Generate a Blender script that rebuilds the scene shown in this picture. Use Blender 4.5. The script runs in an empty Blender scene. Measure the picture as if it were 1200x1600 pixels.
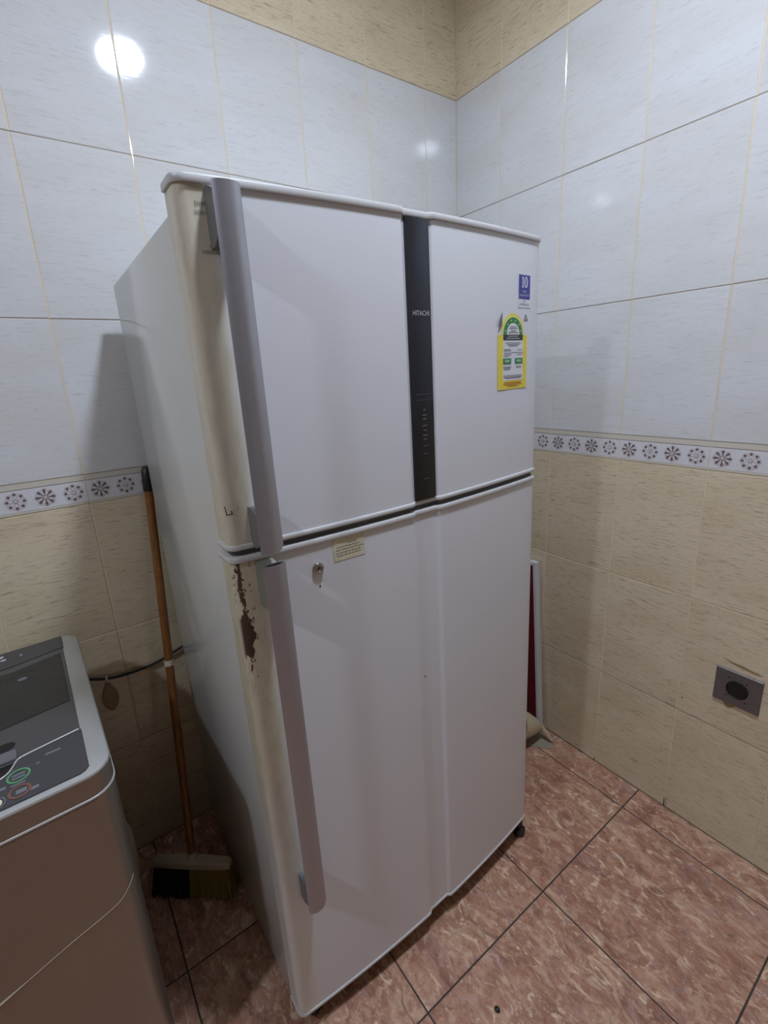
import bpy, bmesh, math, random
from mathutils import Matrix, Vector
random.seed(7)
PI = math.pi
SC = bpy.context.scene
COL = SC.collection

# ------------------------------------------------------------------ camera
CAM = (-1.46070, -1.46847, 1.45962)
YAW, PITCH, ROLL, FPX = 0.612252, -0.259858, -0.051687, 732.41
PX, PY = -5.03, -21.09                      # principal point offset in 1200x1600 pixels
f = Vector((math.sin(YAW)*math.cos(PITCH), math.cos(YAW)*math.cos(PITCH), math.sin(PITCH)))
r0 = Vector((math.cos(YAW), -math.sin(YAW), 0)); u0 = r0.cross(f)
rt = r0*math.cos(ROLL) + u0*math.sin(ROLL); up = -r0*math.sin(ROLL) + u0*math.cos(ROLL)
cd = bpy.data.cameras.new('camera'); cam = bpy.data.objects.new('camera', cd); COL.objects.link(cam)
cam.matrix_world = Matrix(((rt.x, up.x, -f.x, CAM[0]), (rt.y, up.y, -f.y, CAM[1]), (rt.z, up.z, -f.z, CAM[2]), (0, 0, 0, 1)))
cd.sensor_fit = 'AUTO'; cd.sensor_width = 36.0; cd.lens = FPX*36/1600
cd.shift_x = -PX/1600; cd.shift_y = PY/1600
cd.clip_start = 0.02
SC.camera = cam

# ------------------------------------------------------------------ world, exposure, lamp power
w = bpy.data.worlds.new('world'); SC.world = w; w.use_nodes = True
w.node_tree.nodes['Background'].inputs[0].default_value = (0.5, 0.55, 0.6, 1)
w.node_tree.nodes['Background'].inputs[1].default_value = 0.05
SC.view_settings.view_transform = 'Standard'; SC.view_settings.look = 'None'
SC.view_settings.gamma = 1; SC.view_settings.use_curve_mapping = False
SC.view_settings.exposure = 0.0
LAMP_COLOR = (0.81, 0.90, 1.07)
LAMPS = [   # x, y, radiance, label
    (-0.885, -1.145, 465.0, 'round white ceiling lamp nearest the tiled corner, above the refrigerator front'),
    (-2.90, -1.14, 400.0, 'round white ceiling lamp farther left, beyond the washing machine'),
]

# ------------------------------------------------------------------ helpers
def tag(o, label=None, cat=None, group=None, kind=None):
    if label: o['label'] = label
    if cat: o['category'] = cat
    if group: o['group'] = group
    if kind: o['kind'] = kind
    return o

def link(name, me, parent=None, mats=None):
    o = bpy.data.objects.new(name, me); COL.objects.link(o)
    if mats is not None and me is not None:
        for m in (mats if isinstance(mats, (list, tuple)) else [mats]): me.materials.append(m)
    if parent: o.parent = parent
    return o

def empty(name, loc=(0, 0, 0), label=None, cat=None, group=None):
    o = bpy.data.objects.new(name, None); COL.objects.link(o); o.location = loc
    o.empty_display_size = 0.05
    return tag(o, label, cat, group)

def bm_obj(name, bm, mats, parent=None, smooth=False):
    me = bpy.data.meshes.new(name); bmesh.ops.recalc_face_normals(bm, faces=bm.faces); bm.to_mesh(me); bm.free()
    if smooth:
        me.shade_smooth() if smooth is True else me.set_sharp_from_angle(angle=smooth)
        for p in me.polygons: p.use_smooth = True
    return link(name, me, parent, mats)

def add_box(bm, x0, y0, z0, x1, y1, z1, bevel=0, seg=2):
    g = bmesh.ops.create_cube(bm, size=1)
    for v in g['verts']:
        v.co = Vector(((x0+x1)/2 + v.co.x*(x1-x0), (y0+y1)/2 + v.co.y*(y1-y0), (z0+z1)/2 + v.co.z*(z1-z0)))
    if bevel:
        es = list({e for v in g['verts'] for e in v.link_edges})
        bmesh.ops.bevel(bm, geom=es, offset=bevel, segments=seg, profile=0.5, affect='EDGES')

def add_rings(bm, rings, cap0=True, cap1=True, closed=True, mat=0):
    """rings: list of lists of 3-D points, bridged in order."""
    vs = [[bm.verts.new(p) for p in r] for r in rings]
    n = len(vs[0])
    for a, b in zip(vs, vs[1:]):
        for i in range(n if closed else n-1):
            j = (i+1) % n
            fc = bm.faces.new((a[i], a[j], b[j], b[i])); fc.material_index = mat
    if cap0: bm.faces.new(vs[0][::-1]).material_index = mat
    if cap1: bm.faces.new(vs[-1]).material_index = mat
    return vs

def add_tube(bm, pts, rad, n=10, caps=True, squash=None):
    pts = [Vector(p) for p in pts]
    rings = []; prev = None
    for i, p in enumerate(pts):
        t = (pts[min(i+1, len(pts)-1)] - pts[max(i-1, 0)]).normalized()
        a = prev if prev is not None else (Vector((0, 0, 1)) if abs(t.z) < .9 else Vector((1, 0, 0)))
        a = (a - t*a.dot(t)).normalized(); b = t.cross(a); prev = a
        r = rad[i] if isinstance(rad, (list, tuple)) else rad
        rings.append([p + a*r*math.cos(2*PI*k/n) + b*r*math.sin(2*PI*k/n) for k in range(n)])
    add_rings(bm, rings, caps, caps)

def lathe_rings(prof, n=24):
    return [[(r*math.cos(2*PI*k/n), r*math.sin(2*PI*k/n), z) for k in range(n)] for r, z in prof]

def smooth_path(pts, n=8):
    pts = [Vector(p) for p in pts]; out = []
    for i in range(len(pts)-1):
        p0, p1, p2, p3 = pts[max(i-1, 0)], pts[i], pts[i+1], pts[min(i+2, len(pts)-1)]
        for k in range(n):
            t = k/n
            out.append(0.5*((2*p1) + (p2-p0)*t + (2*p0-5*p1+4*p2-p3)*t*t + (3*p1-p0-3*p2+p3)*t**3))
    out.append(pts[-1]); return out

def plate(bm, poly, h, mat=0, base=0.0):
    """flat plate: 2-D polygon (x, y) from z=base to z=base+h"""
    add_rings(bm, [[(x, y, base) for x, y in poly], [(x, y, base+h) for x, y in poly]], mat=mat)

def rect(x0, y0, x1, y1): return [(x0, y0), (x1, y0), (x1, y1), (x0, y1)]

def text_mesh(s, size):
    cu = bpy.data.curves.new('txt', 'FONT'); cu.body = s; cu.size = size; cu.align_x = 'CENTER'; cu.align_y = 'CENTER'; cu.resolution_u = 2
    o = bpy.data.objects.new('txt', cu); COL.objects.link(o)
    bpy.context.view_layer.update()
    me = bpy.data.meshes.new_from_object(o.evaluated_get(bpy.context.evaluated_depsgraph_get()))
    bpy.data.objects.remove(o); bpy.data.curves.remove(cu)
    me.materials.clear()
    return me

# ------------------------------------------------------------------ materials
class NT:
    def __init__(s, name):
        s.m = bpy.data.materials.new(name); s.m.use_nodes = True
        s.t = s.m.node_tree; s.b = s.t.nodes['Principled BSDF']
    def n(s, typ, **kw):
        nd = s.t.nodes.new(typ)
        for k, v in kw.items():
            if k.startswith('i_'): nd.inputs[int(k[2:]) if k[2:].isdigit() else k[2:].replace('_', ' ')].default_value = v
            else: setattr(nd, k, v)
        return nd
    def l(s, a, b): s.t.links.new(a, b)
    def math(s, op, a, b=None, clamp=False):
        nd = s.n('ShaderNodeMath', operation=op, use_clamp=clamp)
        for i, v in enumerate((a, b)):
            if v is None: continue
            if isinstance(v, (int, float)): nd.inputs[i].default_value = v
            else: s.l(v, nd.inputs[i])
        return nd.outputs[0]
    def ramp(s, fac, stops):
        nd = s.n('ShaderNodeValToRGB'); e = nd.color_ramp.elements
        while len(e) < len(stops): e.new(0.5)
        for el, (p, c) in zip(e, stops): el.position = p; el.color = (*c, 1) if len(c) == 3 else c
        s.l(fac, nd.inputs[0]); return nd.outputs[0]
    def mix(s, fac, a, b, blend='MIX'):
        nd = s.n('ShaderNodeMix', data_type='RGBA', blend_type=blend)
        for i, v in ((0, fac), (6, a), (7, b)):
            if isinstance(v, (int, float)): nd.inputs[i].default_value = v
            elif isinstance(v, tuple): nd.inputs[i].default_value = (*v, 1)
            else: s.l(v, nd.inputs[i])
        return nd.outputs[2]
    def mapped(s, coord, scale, loc=(0, 0, 0), rot=(0, 0, 0)):
        nd = s.n('ShaderNodeMapping'); s.l(coord, nd.inputs[0])
        nd.inputs[1].default_value = loc; nd.inputs[2].default_value = rot; nd.inputs[3].default_value = scale
        return nd.outputs[0]
    def noise(s, vec, scale, detail=3, rough=.5, dist=0):
        nd = s.n('ShaderNodeTexNoise'); s.l(vec, nd.inputs['Vector'])
        nd.inputs['Scale'].default_value = scale; nd.inputs['Detail'].default_value = detail
        nd.inputs['Roughness'].default_value = rough; nd.inputs['Distortion'].default_value = dist
        return nd.outputs[0]
    def step(s, v, a, b):
        nd = s.n('ShaderNodeMapRange', interpolation_type='SMOOTHSTEP'); s.l(v, nd.inputs[0])
        nd.inputs[1].default_value = a; nd.inputs[2].default_value = b
        return nd.outputs[0]
    def bump(s, h, strength=.1, dist=.001):
        nd = s.n('ShaderNodeBump'); s.l(h, nd.inputs['Height']); nd.inputs['Strength'].default_value = strength
        nd.inputs['Distance'].default_value = dist; s.l(nd.outputs[0], s.b.inputs['Normal'])
    def pos(s): return s.n('ShaderNodeNewGeometry').outputs['Position']
    def obj(s): return s.n('ShaderNodeTexCoord').outputs['Object']
    def set(s, **kw):
        for k, v in kw.items(): s.b.inputs[k.replace('_', ' ')].default_value = v

def simple(name, col, rough=.5, metal=0, var=.06, scale=20, spec=None, coat=0):
    t = NT(name)
    nz = t.noise(t.obj(), scale, 4)
    c = t.mix(nz, tuple(x*(1-var) for x in col), tuple(min(1, x*(1+var)) for x in col))
    t.l(c, t.b.inputs['Base Color']); t.set(Roughness=rough, Metallic=metal)
    if spec is not None: t.b.inputs['Specular IOR Level'].default_value = spec
    if coat: t.b.inputs['Coat Weight'].default_value = coat; t.b.inputs['Coat Roughness'].default_value = .05
    return t.m

def tile_mat(name, base, dark, warm, amount, rough, bump):
    t = NT(name); P = t.pos()
    inf = t.n('ShaderNodeObjectInfo')
    off = t.n('ShaderNodeVectorMath', operation='ADD'); t.l(P, off.inputs[0])
    sc = t.n('ShaderNodeVectorMath', operation='SCALE'); t.l(inf.outputs['Random'], sc.inputs[3]); sc.inputs[0].default_value = (13, 17, 9)
    t.l(sc.outputs[0], off.inputs[1]); V = off.outputs[0]
    s1 = t.noise(t.mapped(V, (22, 22, 230)), 1, 4, .65, .5)
    s2 = t.noise(t.mapped(V, (48, 48, 420)), 1, 3, .6, .4)
    s3 = t.noise(t.mapped(V, (3, 3, 9)), 1, 2)
    d = t.math('MULTIPLY', t.step(s1, .52, .72), amount)
    d2 = t.math('MULTIPLY', t.step(s2, .56, .74), amount*.9)
    c = t.mix(t.step(s3, .35, .7), base, warm)
    c = t.mix(d, c, dark); c = t.mix(d2, c, dark)
    t.l(c, t.b.inputs['Base Color'])
    t.set(Roughness=rough, Specular_IOR_Level=.75)
    t.bump(t.math('ADD', s1, s2), bump, .0006)
    return t.m

M = {}
M['white_tile'] = tile_mat('white_tile', (.66, .665, .67), (.49, .475, .46), (.63, .625, .61), .55, .055, .035)
M['beige_tile'] = tile_mat('beige_tile', (.70, .60, .43), (.37, .28, .175), (.64, .535, .37), .85, .11, .05)
M['grout'] = simple('cream_grout', (.70, .59, .40), .8, var=.15, scale=8)
M['dark_grout'] = simple('darker_grout', (.30, .24, .17), .85, var=.3, scale=14)
M['floor_grout'] = simple('dark_floor_grout', (.05, .04, .034), .85, var=.3, scale=10)
M['border_white'] = simple('border_white', (.66, .65, .67), .3, var=.05, scale=60)
M['border_cream'] = simple('border_cream', (.60, .555, .47), .3, var=.05, scale=60)
M['mauve_line'] = simple('mauve_line', (.42, .36, .34), .35)
M['rosette'] = simple('rosette_grey', (.55, .505, .515), .35, var=.08, scale=90)
M['petal'] = simple('petal_brown', (.15, .098, .092), .35, var=.2, scale=120)
M['plaster'] = simple('cream_plaster', (.43, .39, .33), .8)
M['ceiling'] = simple('white_ceiling', (.82, .82, .82), .85)

def floor_mat():
    t = NT('marbled_red_tile'); P = t.pos()
    inf = t.n('ShaderNodeObjectInfo')
    sc = t.n('ShaderNodeVectorMath', operation='SCALE'); sc.inputs[0].default_value = (31, 17, 3); t.l(inf.outputs['Random'], sc.inputs[3])
    add = t.n('ShaderNodeVectorMath', operation='ADD'); t.l(P, add.inputs[0]); t.l(sc.outputs[0], add.inputs[1]); V = add.outputs[0]
    R = t.mapped(V, (1, .62, 1), rot=(0, 0, .75))
    n1 = t.noise(R, 13, 9, .66, 1.2)
    n2 = t.noise(t.mapped(V, (1, .50, 1), rot=(0, 0, .6)), 30, 7, .66, 1.6)
    n3 = t.noise(t.mapped(V, (1, .6, 1), rot=(0, 0, .9)), 62, 5, .62, 1.0)
    n4 = t.noise(t.mapped(V, (1, .55, 1), loc=(5, 3, 0), rot=(0, 0, .5)), 17, 7, .68, 1.8)
    c = t.ramp(n1, [(.32, (0.234, 0.099, 0.064)), (.45, (0.363, 0.170, 0.108)), (.55, (0.445, 0.234, 0.152)), (.68, (0.538, 0.316, 0.216))])
    c = t.mix(t.math('MULTIPLY', t.step(n4, .47, .36), .5), c, (.40, .27, .25))
    c = t.mix(t.math('MULTIPLY', t.step(n4, .50, .60), .6), c, (0.562, 0.380, 0.268))
    c = t.mix(t.math('MULTIPLY', t.step(n2, .56, .65), .85), c, (0.749, 0.562, 0.397))
    c = t.mix(t.math('MULTIPLY', t.step(n2, .45, .34), .85), c, (0.222, 0.105, 0.072))
    c = t.mix(t.math('MULTIPLY', t.step(n3, .54, .66), .60), c, (0.643, 0.445, 0.309))
    c = t.mix(t.math('MULTIPLY', t.step(n3, .45, .33), .55), c, (0.257, 0.129, 0.088))
    t.l(c, t.b.inputs['Base Color']); t.set(Roughness=.38)
    t.bump(n2, .05, .0008)
    return t.m
M['floor_tile'] = floor_mat()

def door_mat(name, rust):
    """glossy white door skin, yellowed along the handle edge, rust eaten through at the corner"""
    t = NT(name); O = t.obj()
    sep = t.n('ShaderNodeSeparateXYZ'); t.l(O, sep.inputs[0]); u, v, z = sep.outputs
    nz = t.noise(O, 14, 5, .6)
    base = t.mix(t.noise(O, 5, 3), (.68, .69, .73), (.72, .73, .76))
    edge = t.math('ADD', u, t.math('MULTIPLY', t.math('SUBTRACT', nz, .5), .02))
    yel = t.step(edge, .058, .036)
    yc = t.mix(t.step(t.noise(t.mapped(O, (60, 60, 18)), 1, 5, .65), .38, .75), (.63, .575, .42), (.52, .46, .31))
    yf = t.math('MULTIPLY', yel, .8) if not rust else t.math('MULTIPLY', yel, t.math('ADD', .30, t.math('MULTIPLY', t.step(z, .30, .85), .62)))
    c = t.mix(yf, base, yc)
    # fine grime specks
    sp = t.step(t.noise(t.mapped(O, (1, 1, .5)), 210, 2, .5), .70, .76)
    near = t.step(u, .07, .03)
    gz = t.step(z, 1.40, 1.22) if not rust else t.step(z, .70, .95)
    c = t.mix(t.math('MULTIPLY', t.math('MULTIPLY', sp, near), t.math('MULTIPLY', gz, .8)), c, (.16, .11, .06))
    if rust:
        # blotches with a shape of their own: a band beside the corner, widest at z about 1.03
        n = t.noise(t.mapped(O, (1, 1, .42)), 62, 6, .65)
        ctr = t.math('ABSOLUTE', t.math('SUBTRACT', u, .0085))
        inb = t.math('SUBTRACT', 1.0, t.math('DIVIDE', ctr, .016))
        big = t.math('SUBTRACT', 1.0, t.math('DIVIDE', t.math('ABSOLUTE', t.math('SUBTRACT', z, 1.035)), .055))
        big = t.math('MAXIMUM', big, 0)
        top = t.math('MULTIPLY', t.step(z, .94, 1.0), .30)
        a = t.math('ADD', t.math('MULTIPLY', inb, .40), t.math('ADD', t.math('MULTIPLY', big, .36), top))
        a = t.math('ADD', a, t.math('MULTIPLY', n, 1.1))
        mk = t.step(a, 1.17, 1.22)
        mk = t.math('MULTIPLY', mk, t.step(u, .031, .024))
        mk = t.math('MULTIPLY', mk, t.step(v, .012, .004))
        n5 = t.noise(t.mapped(O, (1, 1, .6)), 135, 3, .55)
        sb = t.math('MULTIPLY', t.step(z, .88, 1.02), t.math('MULTIPLY', t.step(u, .034, .020), t.step(v, .014, .006)))
        mk = t.math('MAXIMUM', mk, t.math('MULTIPLY', t.step(t.math('ADD', n5, t.math('MULTIPLY', t.step(z, 1.10, 1.165), .06)), .60, .635), sb))
        c = t.mix(mk, c, t.mix(nz, (.045, .026, .016), (.10, .055, .032)))
        rr = t.n('ShaderNodeMapRange'); t.l(mk, rr.inputs[0]); rr.inputs[3].default_value = .30; rr.inputs[4].default_value = .85
        t.l(rr.outputs[0], t.b.inputs['Roughness'])
    else:
        t.set(Roughness=.30)
    t.l(c, t.b.inputs['Base Color'])
    t.bump(t.noise(O, 240, 2), .02, .0004)
    return t.m
M['door_upper'] = door_mat('freezer_door_white', False)
M['door_lower'] = door_mat('fridge_door_white_rusted', True)
M['cabinet'] = simple('cabinet_white', (.62, .625, .59), .14, var=.03, scale=6)
M['trim_white'] = simple('trim_white', (.58, .58, .575), .35, var=.04)
M['gasket'] = simple('grey_gasket', (.10, .10, .10), .7)
M['alu'] = simple('brushed_handle', (.40, .40, .44), .38, .75, var=.05, scale=40)
M['bracket'] = simple('grey_bracket', (.15, .15, .15), .45, var=.1)
M['bracket_lower'] = simple('grey_green_bracket', (.20, .195, .16), .5, var=.15)
M['black_gloss'] = simple('black_gloss', (.012, .014, .022), .12, var=.2)
M['black'] = simple('black_plastic', (.012, .012, .012), .45)
M['dark'] = simple('dark_plinth', (.02, .017, .015), .7)
M['silver_text'] = simple('silver_print', (.50, .51, .55), .4)
M['grey_text'] = simple('grey_print', (.16, .165, .18), .5)
M['dim_text'] = simple('dim_print', (.055, .06, .075), .5)
M['print_faint'] = simple('faint_print', (.10, .105, .12), .5)
M['lab_blue'] = simple('label_blue', (.035, .04, .27), .35)
M['lab_white'] = simple('label_white', (.70, .71, .76), .4)
M['lab_yellow'] = simple('label_yellow', (.80, .66, .05), .4)
M['lab_pale_yellow'] = simple('label_pale_yellow', (.74, .70, .22), .4)
M['lab_green'] = simple('label_green', (.03, .22, .075), .4)
M['lab_pale_green'] = simple('label_pale_green', (.33, .52, .37), .4)
M['lab_black'] = simple('label_black', (.02, .025, .035), .4)
M['lab_orange'] = simple('label_orange_print', (.62, .24, .02), .4)
M['lab_cream'] = simple('label_aged_cream', (.66, .63, .46), .5, var=.12)
M['chrome'] = simple('worn_chrome', (.45, .44, .43), .22, .95)
M['silver_paint'] = simple('silver_paint', (.31, .275, .235), .34, .80, var=.04, scale=30)
M['silver_frame'] = simple('silver_frame', (.52, .53, .51), .36, .55, var=.05, scale=30)
M['silver_line'] = simple('bright_silver_line', (.72, .72, .72), .3, .4)
M['washer_panel'] = simple('charcoal_panel', (.050, .050, .052), .22, var=.1)
M['washer_lid'] = simple('grey_smoked_lid', (.065, .062, .064), .20, var=.1)
M['washer_glass'] = simple('smoked_window', (.018, .020, .022), .06, var=.3)
M['washer_lip'] = simple('grey_lid_lip', (.13, .13, .14), .3)
M['green_ring'] = simple('green_ring', (.10, .30, .13), .4)
M['red_ring'] = simple('rusty_red_ring', (.17, .075, .055), .4)
M['wood'] = NT('orange_wood').m
t = NT('orange_wood_grain'); O = t.obj()
t.l(t.ramp(t.noise(t.mapped(O, (40, 40, 3)), 3, 5, .6), [(.3, (.15, .055, .012)), (.7, (.28, .11, .024))]), t.b.inputs['Base Color']); t.set(Roughness=.35); M['wood'] = t.m
M['tape'] = simple('cream_tape', (.58, .52, .40), .6)
M['film'] = simple('film_edge_cream', (.42, .36, .26), .5)
M['broom_head'] = simple('broom_cream', (.46, .40, .29), .5, var=.12)
M['bristle_black'] = simple('bristle_black', (.012, .011, .010), .7)
M['bristle_yellow'] = simple('bristle_yellow', (.27, .20, .035), .7, var=.25, scale=80)
M['cord'] = simple('black_cord', (.010, .010, .012), .5)
M['amber'] = simple('amber_pouch', (.36, .26, .14), .5)
M['red_board'] = simple('dark_red_board', (.12, .010, .018), .35, var=.1)
M['board_edge'] = simple('white_board_edge', (.60, .60, .62), .4)
M['cream_plastic'] = simple('cream_plastic', (.55, .46, .31), .45, var=.1)
M['olive_sheet'] = simple('grey_olive_sheet', (.32, .29, .22), .5, var=.1)
t = NT('steel_plate'); O = t.obj()
t.l(t.mix(t.noise(t.mapped(O, (4, 4, 120)), 3, 4), (.16, .16, .17), (.25, .25, .265)), t.b.inputs['Base Color']); t.set(Roughness=.42, Metallic=.85); M['steel'] = t.m
M['hole'] = simple('socket_black', (.006, .005, .005), .5)
M['stain'] = simple('brown_drip_stain', (.30, .22, .10), .6, var=.2, scale=60)
M['lamp_housing'] = simple('lamp_housing', (.75, .75, .75), .4)
def lamp_mat(i, rad):
    t = NT('lamp_diffuser_%s' % 'abcd'[i])
    t.b.inputs['Emission Color'].default_value = (*LAMP_COLOR, 1); t.b.inputs['Emission Strength'].default_value = rad
    return t.m

# ------------------------------------------------------------------ room shell
XW, YW, ZC = -4.2, -3.8, 2.86       # left wall, front wall, ceiling
def struct(name, x0, y0, z0, x1, y1, z1, m):
    bm = bmesh.new(); add_box(bm, x0, y0, z0, x1, y1, z1)
    return tag(bm_obj(name, bm, m), kind='structure')
GR = .0011                            # joint depth
floor = struct('floor', XW-.15, YW-.15, -.12, .15, .15, -GR, M['floor_grout'])
ceil = struct('ceiling', XW-.15, YW-.15, ZC, .15, .15, ZC+.12, M['ceiling'])
wall_back = struct('wall_back', XW-.15, GR, -GR, .15, .15, ZC, M['grout'])
wall_right = struct('wall_right', GR, YW-.15, -GR, .15, GR, ZC, M['grout'])
wall_left = struct('wall_left', XW-.15, YW, -GR, XW, GR, ZC, M['plaster'])
wall_front = struct('wall_front', XW-.15, YW-.15, -GR, GR, YW, ZC, M['plaster'])

tile_cache = {}
def tile_mesh(wd, h, m):
    """wall tile lying in local x (0..wd), z (0..h), face at y=0, eased edges"""
    k = (round(wd, 4), round(h, 4), m.name)
    if k not in tile_cache:
        bm = bmesh.new(); e = .0012
        add_rings(bm, [[(0, .006, 0), (wd, .006, 0), (wd, .006, h), (0, .006, h)],
                       [(0, e*.7, 0), (wd, e*.7, 0), (wd, e*.7, h), (0, e*.7, h)],
                       [(e, 0, e), (wd-e, 0, e), (wd-e, 0, h-e), (e, 0, h-e)]])
        me = bpy.data.meshes.new('tile'); bmesh.ops.recalc_face_normals(bm, faces=bm.faces); bm.to_mesh(me); bm.free(); me.materials.append(m)
        tile_cache[k] = me
    return tile_cache[k]
def border_mesh(wd, h):
    k = ('b', round(wd, 4))
    if k not in tile_cache:
        bm = bmesh.new(); y = .0
        zs = [(0, .005, 1), (.005, .0065, 2), (.0065, h-.0155, 0), (h-.0155, h-.0135, 2), (h-.0135, h, 1)]
        add_rings(bm, [[(0, .006, 0), (wd, .006, 0), (wd, .006, h), (0, .006, h)], [(0, y, 0), (wd, y, 0), (wd, y, h), (0, y, h)]], cap1=False)
        for a, b, mi in zs:
            yy = y - (.0010 if mi == 1 else 0)
            vs = [bm.verts.new(p) for p in ((0, yy, a), (wd, yy, a), (wd, yy, b), (0, yy, b))]
            bm.faces.new(vs).material_index = mi
            if mi == 1:
                lo = [bm.verts.new((p.co.x, 0, p.co.z)) for p in vs]
                for i in range(4): bm.faces.new((vs[i], lo[i], lo[(i+1) % 4], vs[(i+1) % 4])).material_index = 1
        me = bpy.data.meshes.new('border_tile'); bm.to_mesh(me); bm.free()
        for m in ('border_white', 'border_cream', 'mauve_line'): me.materials.append(M[m])
        tile_cache[k] = me
    return tile_cache[k]
def flower_mesh(long):
    bm = bmesh.new()
    def ply(pts, h, mi):     # raised towards -y
        lo = [bm.verts.new((x, 0, z)) for x, z in pts]; hi = [bm.verts.new((x, -h, z)) for x, z in pts]
        for i in range(len(pts)):
            j = (i+1) % len(pts); bm.faces.new((lo[i], lo[j], hi[j], hi[i])).material_index = mi
        bm.faces.new(hi).material_index = mi
    ply([((.0230 + .0017*math.cos(8*a))*math.cos(a), (.0230 + .0017*math.cos(8*a))*math.sin(a)) for a in [2*PI*k/32 for k in range(32)]], .0005, 0)
    for q in range(8):                       # white spokes between centre and petal
        a = 2*PI*q/8; ca, sa = math.cos(a), math.sin(a)
        P = lambda r, s: (r*ca - s*sa, r*sa + s*ca)
        if long:
            ply([P(.0055, -.0006), P(.0125, -.0014), P(.0158, -.0028), P(.0190, -.0029), P(.0212, -.0012), P(.0212, .0012), P(.0190, .0029), P(.0158, .0028), P(.0125, .0014), P(.0055, .0006)], .0011, 1)
        else:
            ply([P(.0065, -.0006), P(.0145, -.0028), P(.0145, .0028), P(.0065, .0006)], .0009, 2)
            ply([P(.0145, -.0018), P(.0165, -.0029), P(.0192, -.0029), P(.0212, -.0012), P(.0212, .0012), P(.0192, .0029), P(.0165, .0029), P(.0145, .0018)], .0012, 1)
        b = a + PI/8; cb, sb = math.cos(b), math.sin(b)
        Q = lambda r, s: (r*cb - s*sb, r*sb + s*cb)
        if long: ply([Q(.0055, -.0004), Q(.016, -.0016), Q(.016, .0016), Q(.0055, .0004)], .0012, 2)
    ply([(.0046*math.cos(2*PI*k/12), .0046*math.sin(2*PI*k/12)) for k in range(12)], .0014, 1)
    ply([(.0036*math.cos(2*PI*k/12), .0036*math.sin(2*PI*k/12)) for k in range(12)], .0017, 2)
    ply([(.0018*math.cos(2*PI*k/8), .0018*math.sin(2*PI*k/8)) for k in range(8)], .0019, 0)
    me = bpy.data.meshes.new('flower'); bmesh.ops.recalc_face_normals(bm, faces=bm.faces); bm.to_mesh(me); bm.free()
    for m in ('rosette', 'petal', 'border_white'): me.materials.append(M[m])
    return me
FLW = [flower_mesh(True), flower_mesh(False)]

ROWS = [0.0, .386, .772, 1.159, 1.2385, 1.631, 2.0276, 2.416, 2.8045, ZC]     # horizontal joints
def tile_wall(parent, mat4, edges, first_partial):
    """edges: descending local x of vertical joints; mat4 takes tile space (x along wall, y into wall, z up) to world"""
    for ci in range(len(edges)-1):
        a, b = edges[ci], edges[ci+1]
        gv = .0032
        xa, xb = a + gv/2, b - gv/2
        if ci == len(edges)-2: xb = b
        for ri in range(len(ROWS)-1):
            z0, z1 = ROWS[ri] + .0011, ROWS[ri+1] - .0011
            if ri == 0: z0 = .001
            L = mat4 @ Matrix.Translation((xa, 0, z0)) @ Matrix.Rotation(random.uniform(-.0012, .0012), 4, 'Z') @ Matrix.Rotation(random.uniform(-.0012, .0012), 4, 'X')
            if ri == 3:
                o = link('border_tile', border_mesh(xb-xa, z1-z0), parent); o.matrix_world = mat4 @ Matrix.Translation((xa, 0, z0))
                full = round((b-a)/.0622)
                for q in range(4):
                    # flowers counted from the left joint of a full tile; cut tiles lose those at the corner
                    cx = .0311 + q*.0622
                    if b-a < .2:
                        cx = cx if mat4[0][0] > .5 else cx - (.249 - (b-a))
                    if cx < .024 or cx > (b-a) - .024: continue
                    fl = link('flower', FLW[q % 2], o); fl.matrix_world = mat4 @ Matrix.Translation((a+cx, 0, z0+.0345))
            else:
                m = M['beige_tile'] if ri < 3 or ri >= 7 else M['white_tile']
                o = link('tile', tile_mesh(xb-xa, z1-z0, m), parent); o.matrix_world = L
    # horizontal joints, darker than the vertical ones
    for ri in (1, 4, 5, 6, 7):
        bm = bmesh.new(); z = ROWS[ri]
        add_box(bm, edges[0], .0008, z-.0011, edges[-1], .003, z+.0011)
        o = bm_obj('grout_joint', bm, M['dark_grout'], parent); o.matrix_world = mat4
eb = sorted([0.0] + [-(.1515 + .2488*k) for k in range(10)])
tile_wall(wall_back, Matrix.Identity(4), eb, True)
# right wall: tile-space x runs towards the viewer (-y world) from the corner; y into wall = +x world
MR = Matrix(((0, 1, 0, 0), (-1, 0, 0, 0), (0, 0, 1, 0), (0, 0, 0, 1)))
er = sorted([0.0] + [.2125 + .2490*k for k in range(8)])
tile_wall(wall_right, MR, er, True)

# floor tiles
fx = [-.112 - .4372*k for k in range(-1, 11)]; fx[0] = 0.0
fy = [-.0065 - .4360*k for k in range(0, 10)]; fy[0] = 0.0
ft_cache = {}
for i in range(len(fx)-1):
    for j in range(len(fy)-1):
        x1, x0, y1, y0 = fx[i]-.0019, max(fx[i+1], XW)+.0019, fy[j]-.0019, max(fy[j+1], YW)+.0019
        if x1-x0 < .02 or y1-y0 < .02: continue
        wx, wy = x1-x0, y1-y0; k = (round(wx, 4), round(wy, 4))
        if k not in ft_cache:
            bm = bmesh.new(); e = .0012
            rg = lambda a, z: [(a, a, z), (wx-a, a, z), (wx-a, wy-a, z), (a, wy-a, z)]
            add_rings(bm, [rg(0, -.008), rg(0, -e*.8), rg(e, 0)])
            me = bpy.data.meshes.new('floor_tile'); bmesh.ops.recalc_face_normals(bm, faces=bm.faces); bm.to_mesh(me); bm.free(); me.materials.append(M['floor_tile'])
            ft_cache[k] = me
        o = link('floor_tile', ft_cache[k], floor); o.location = (x0, y0, 0)

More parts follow.
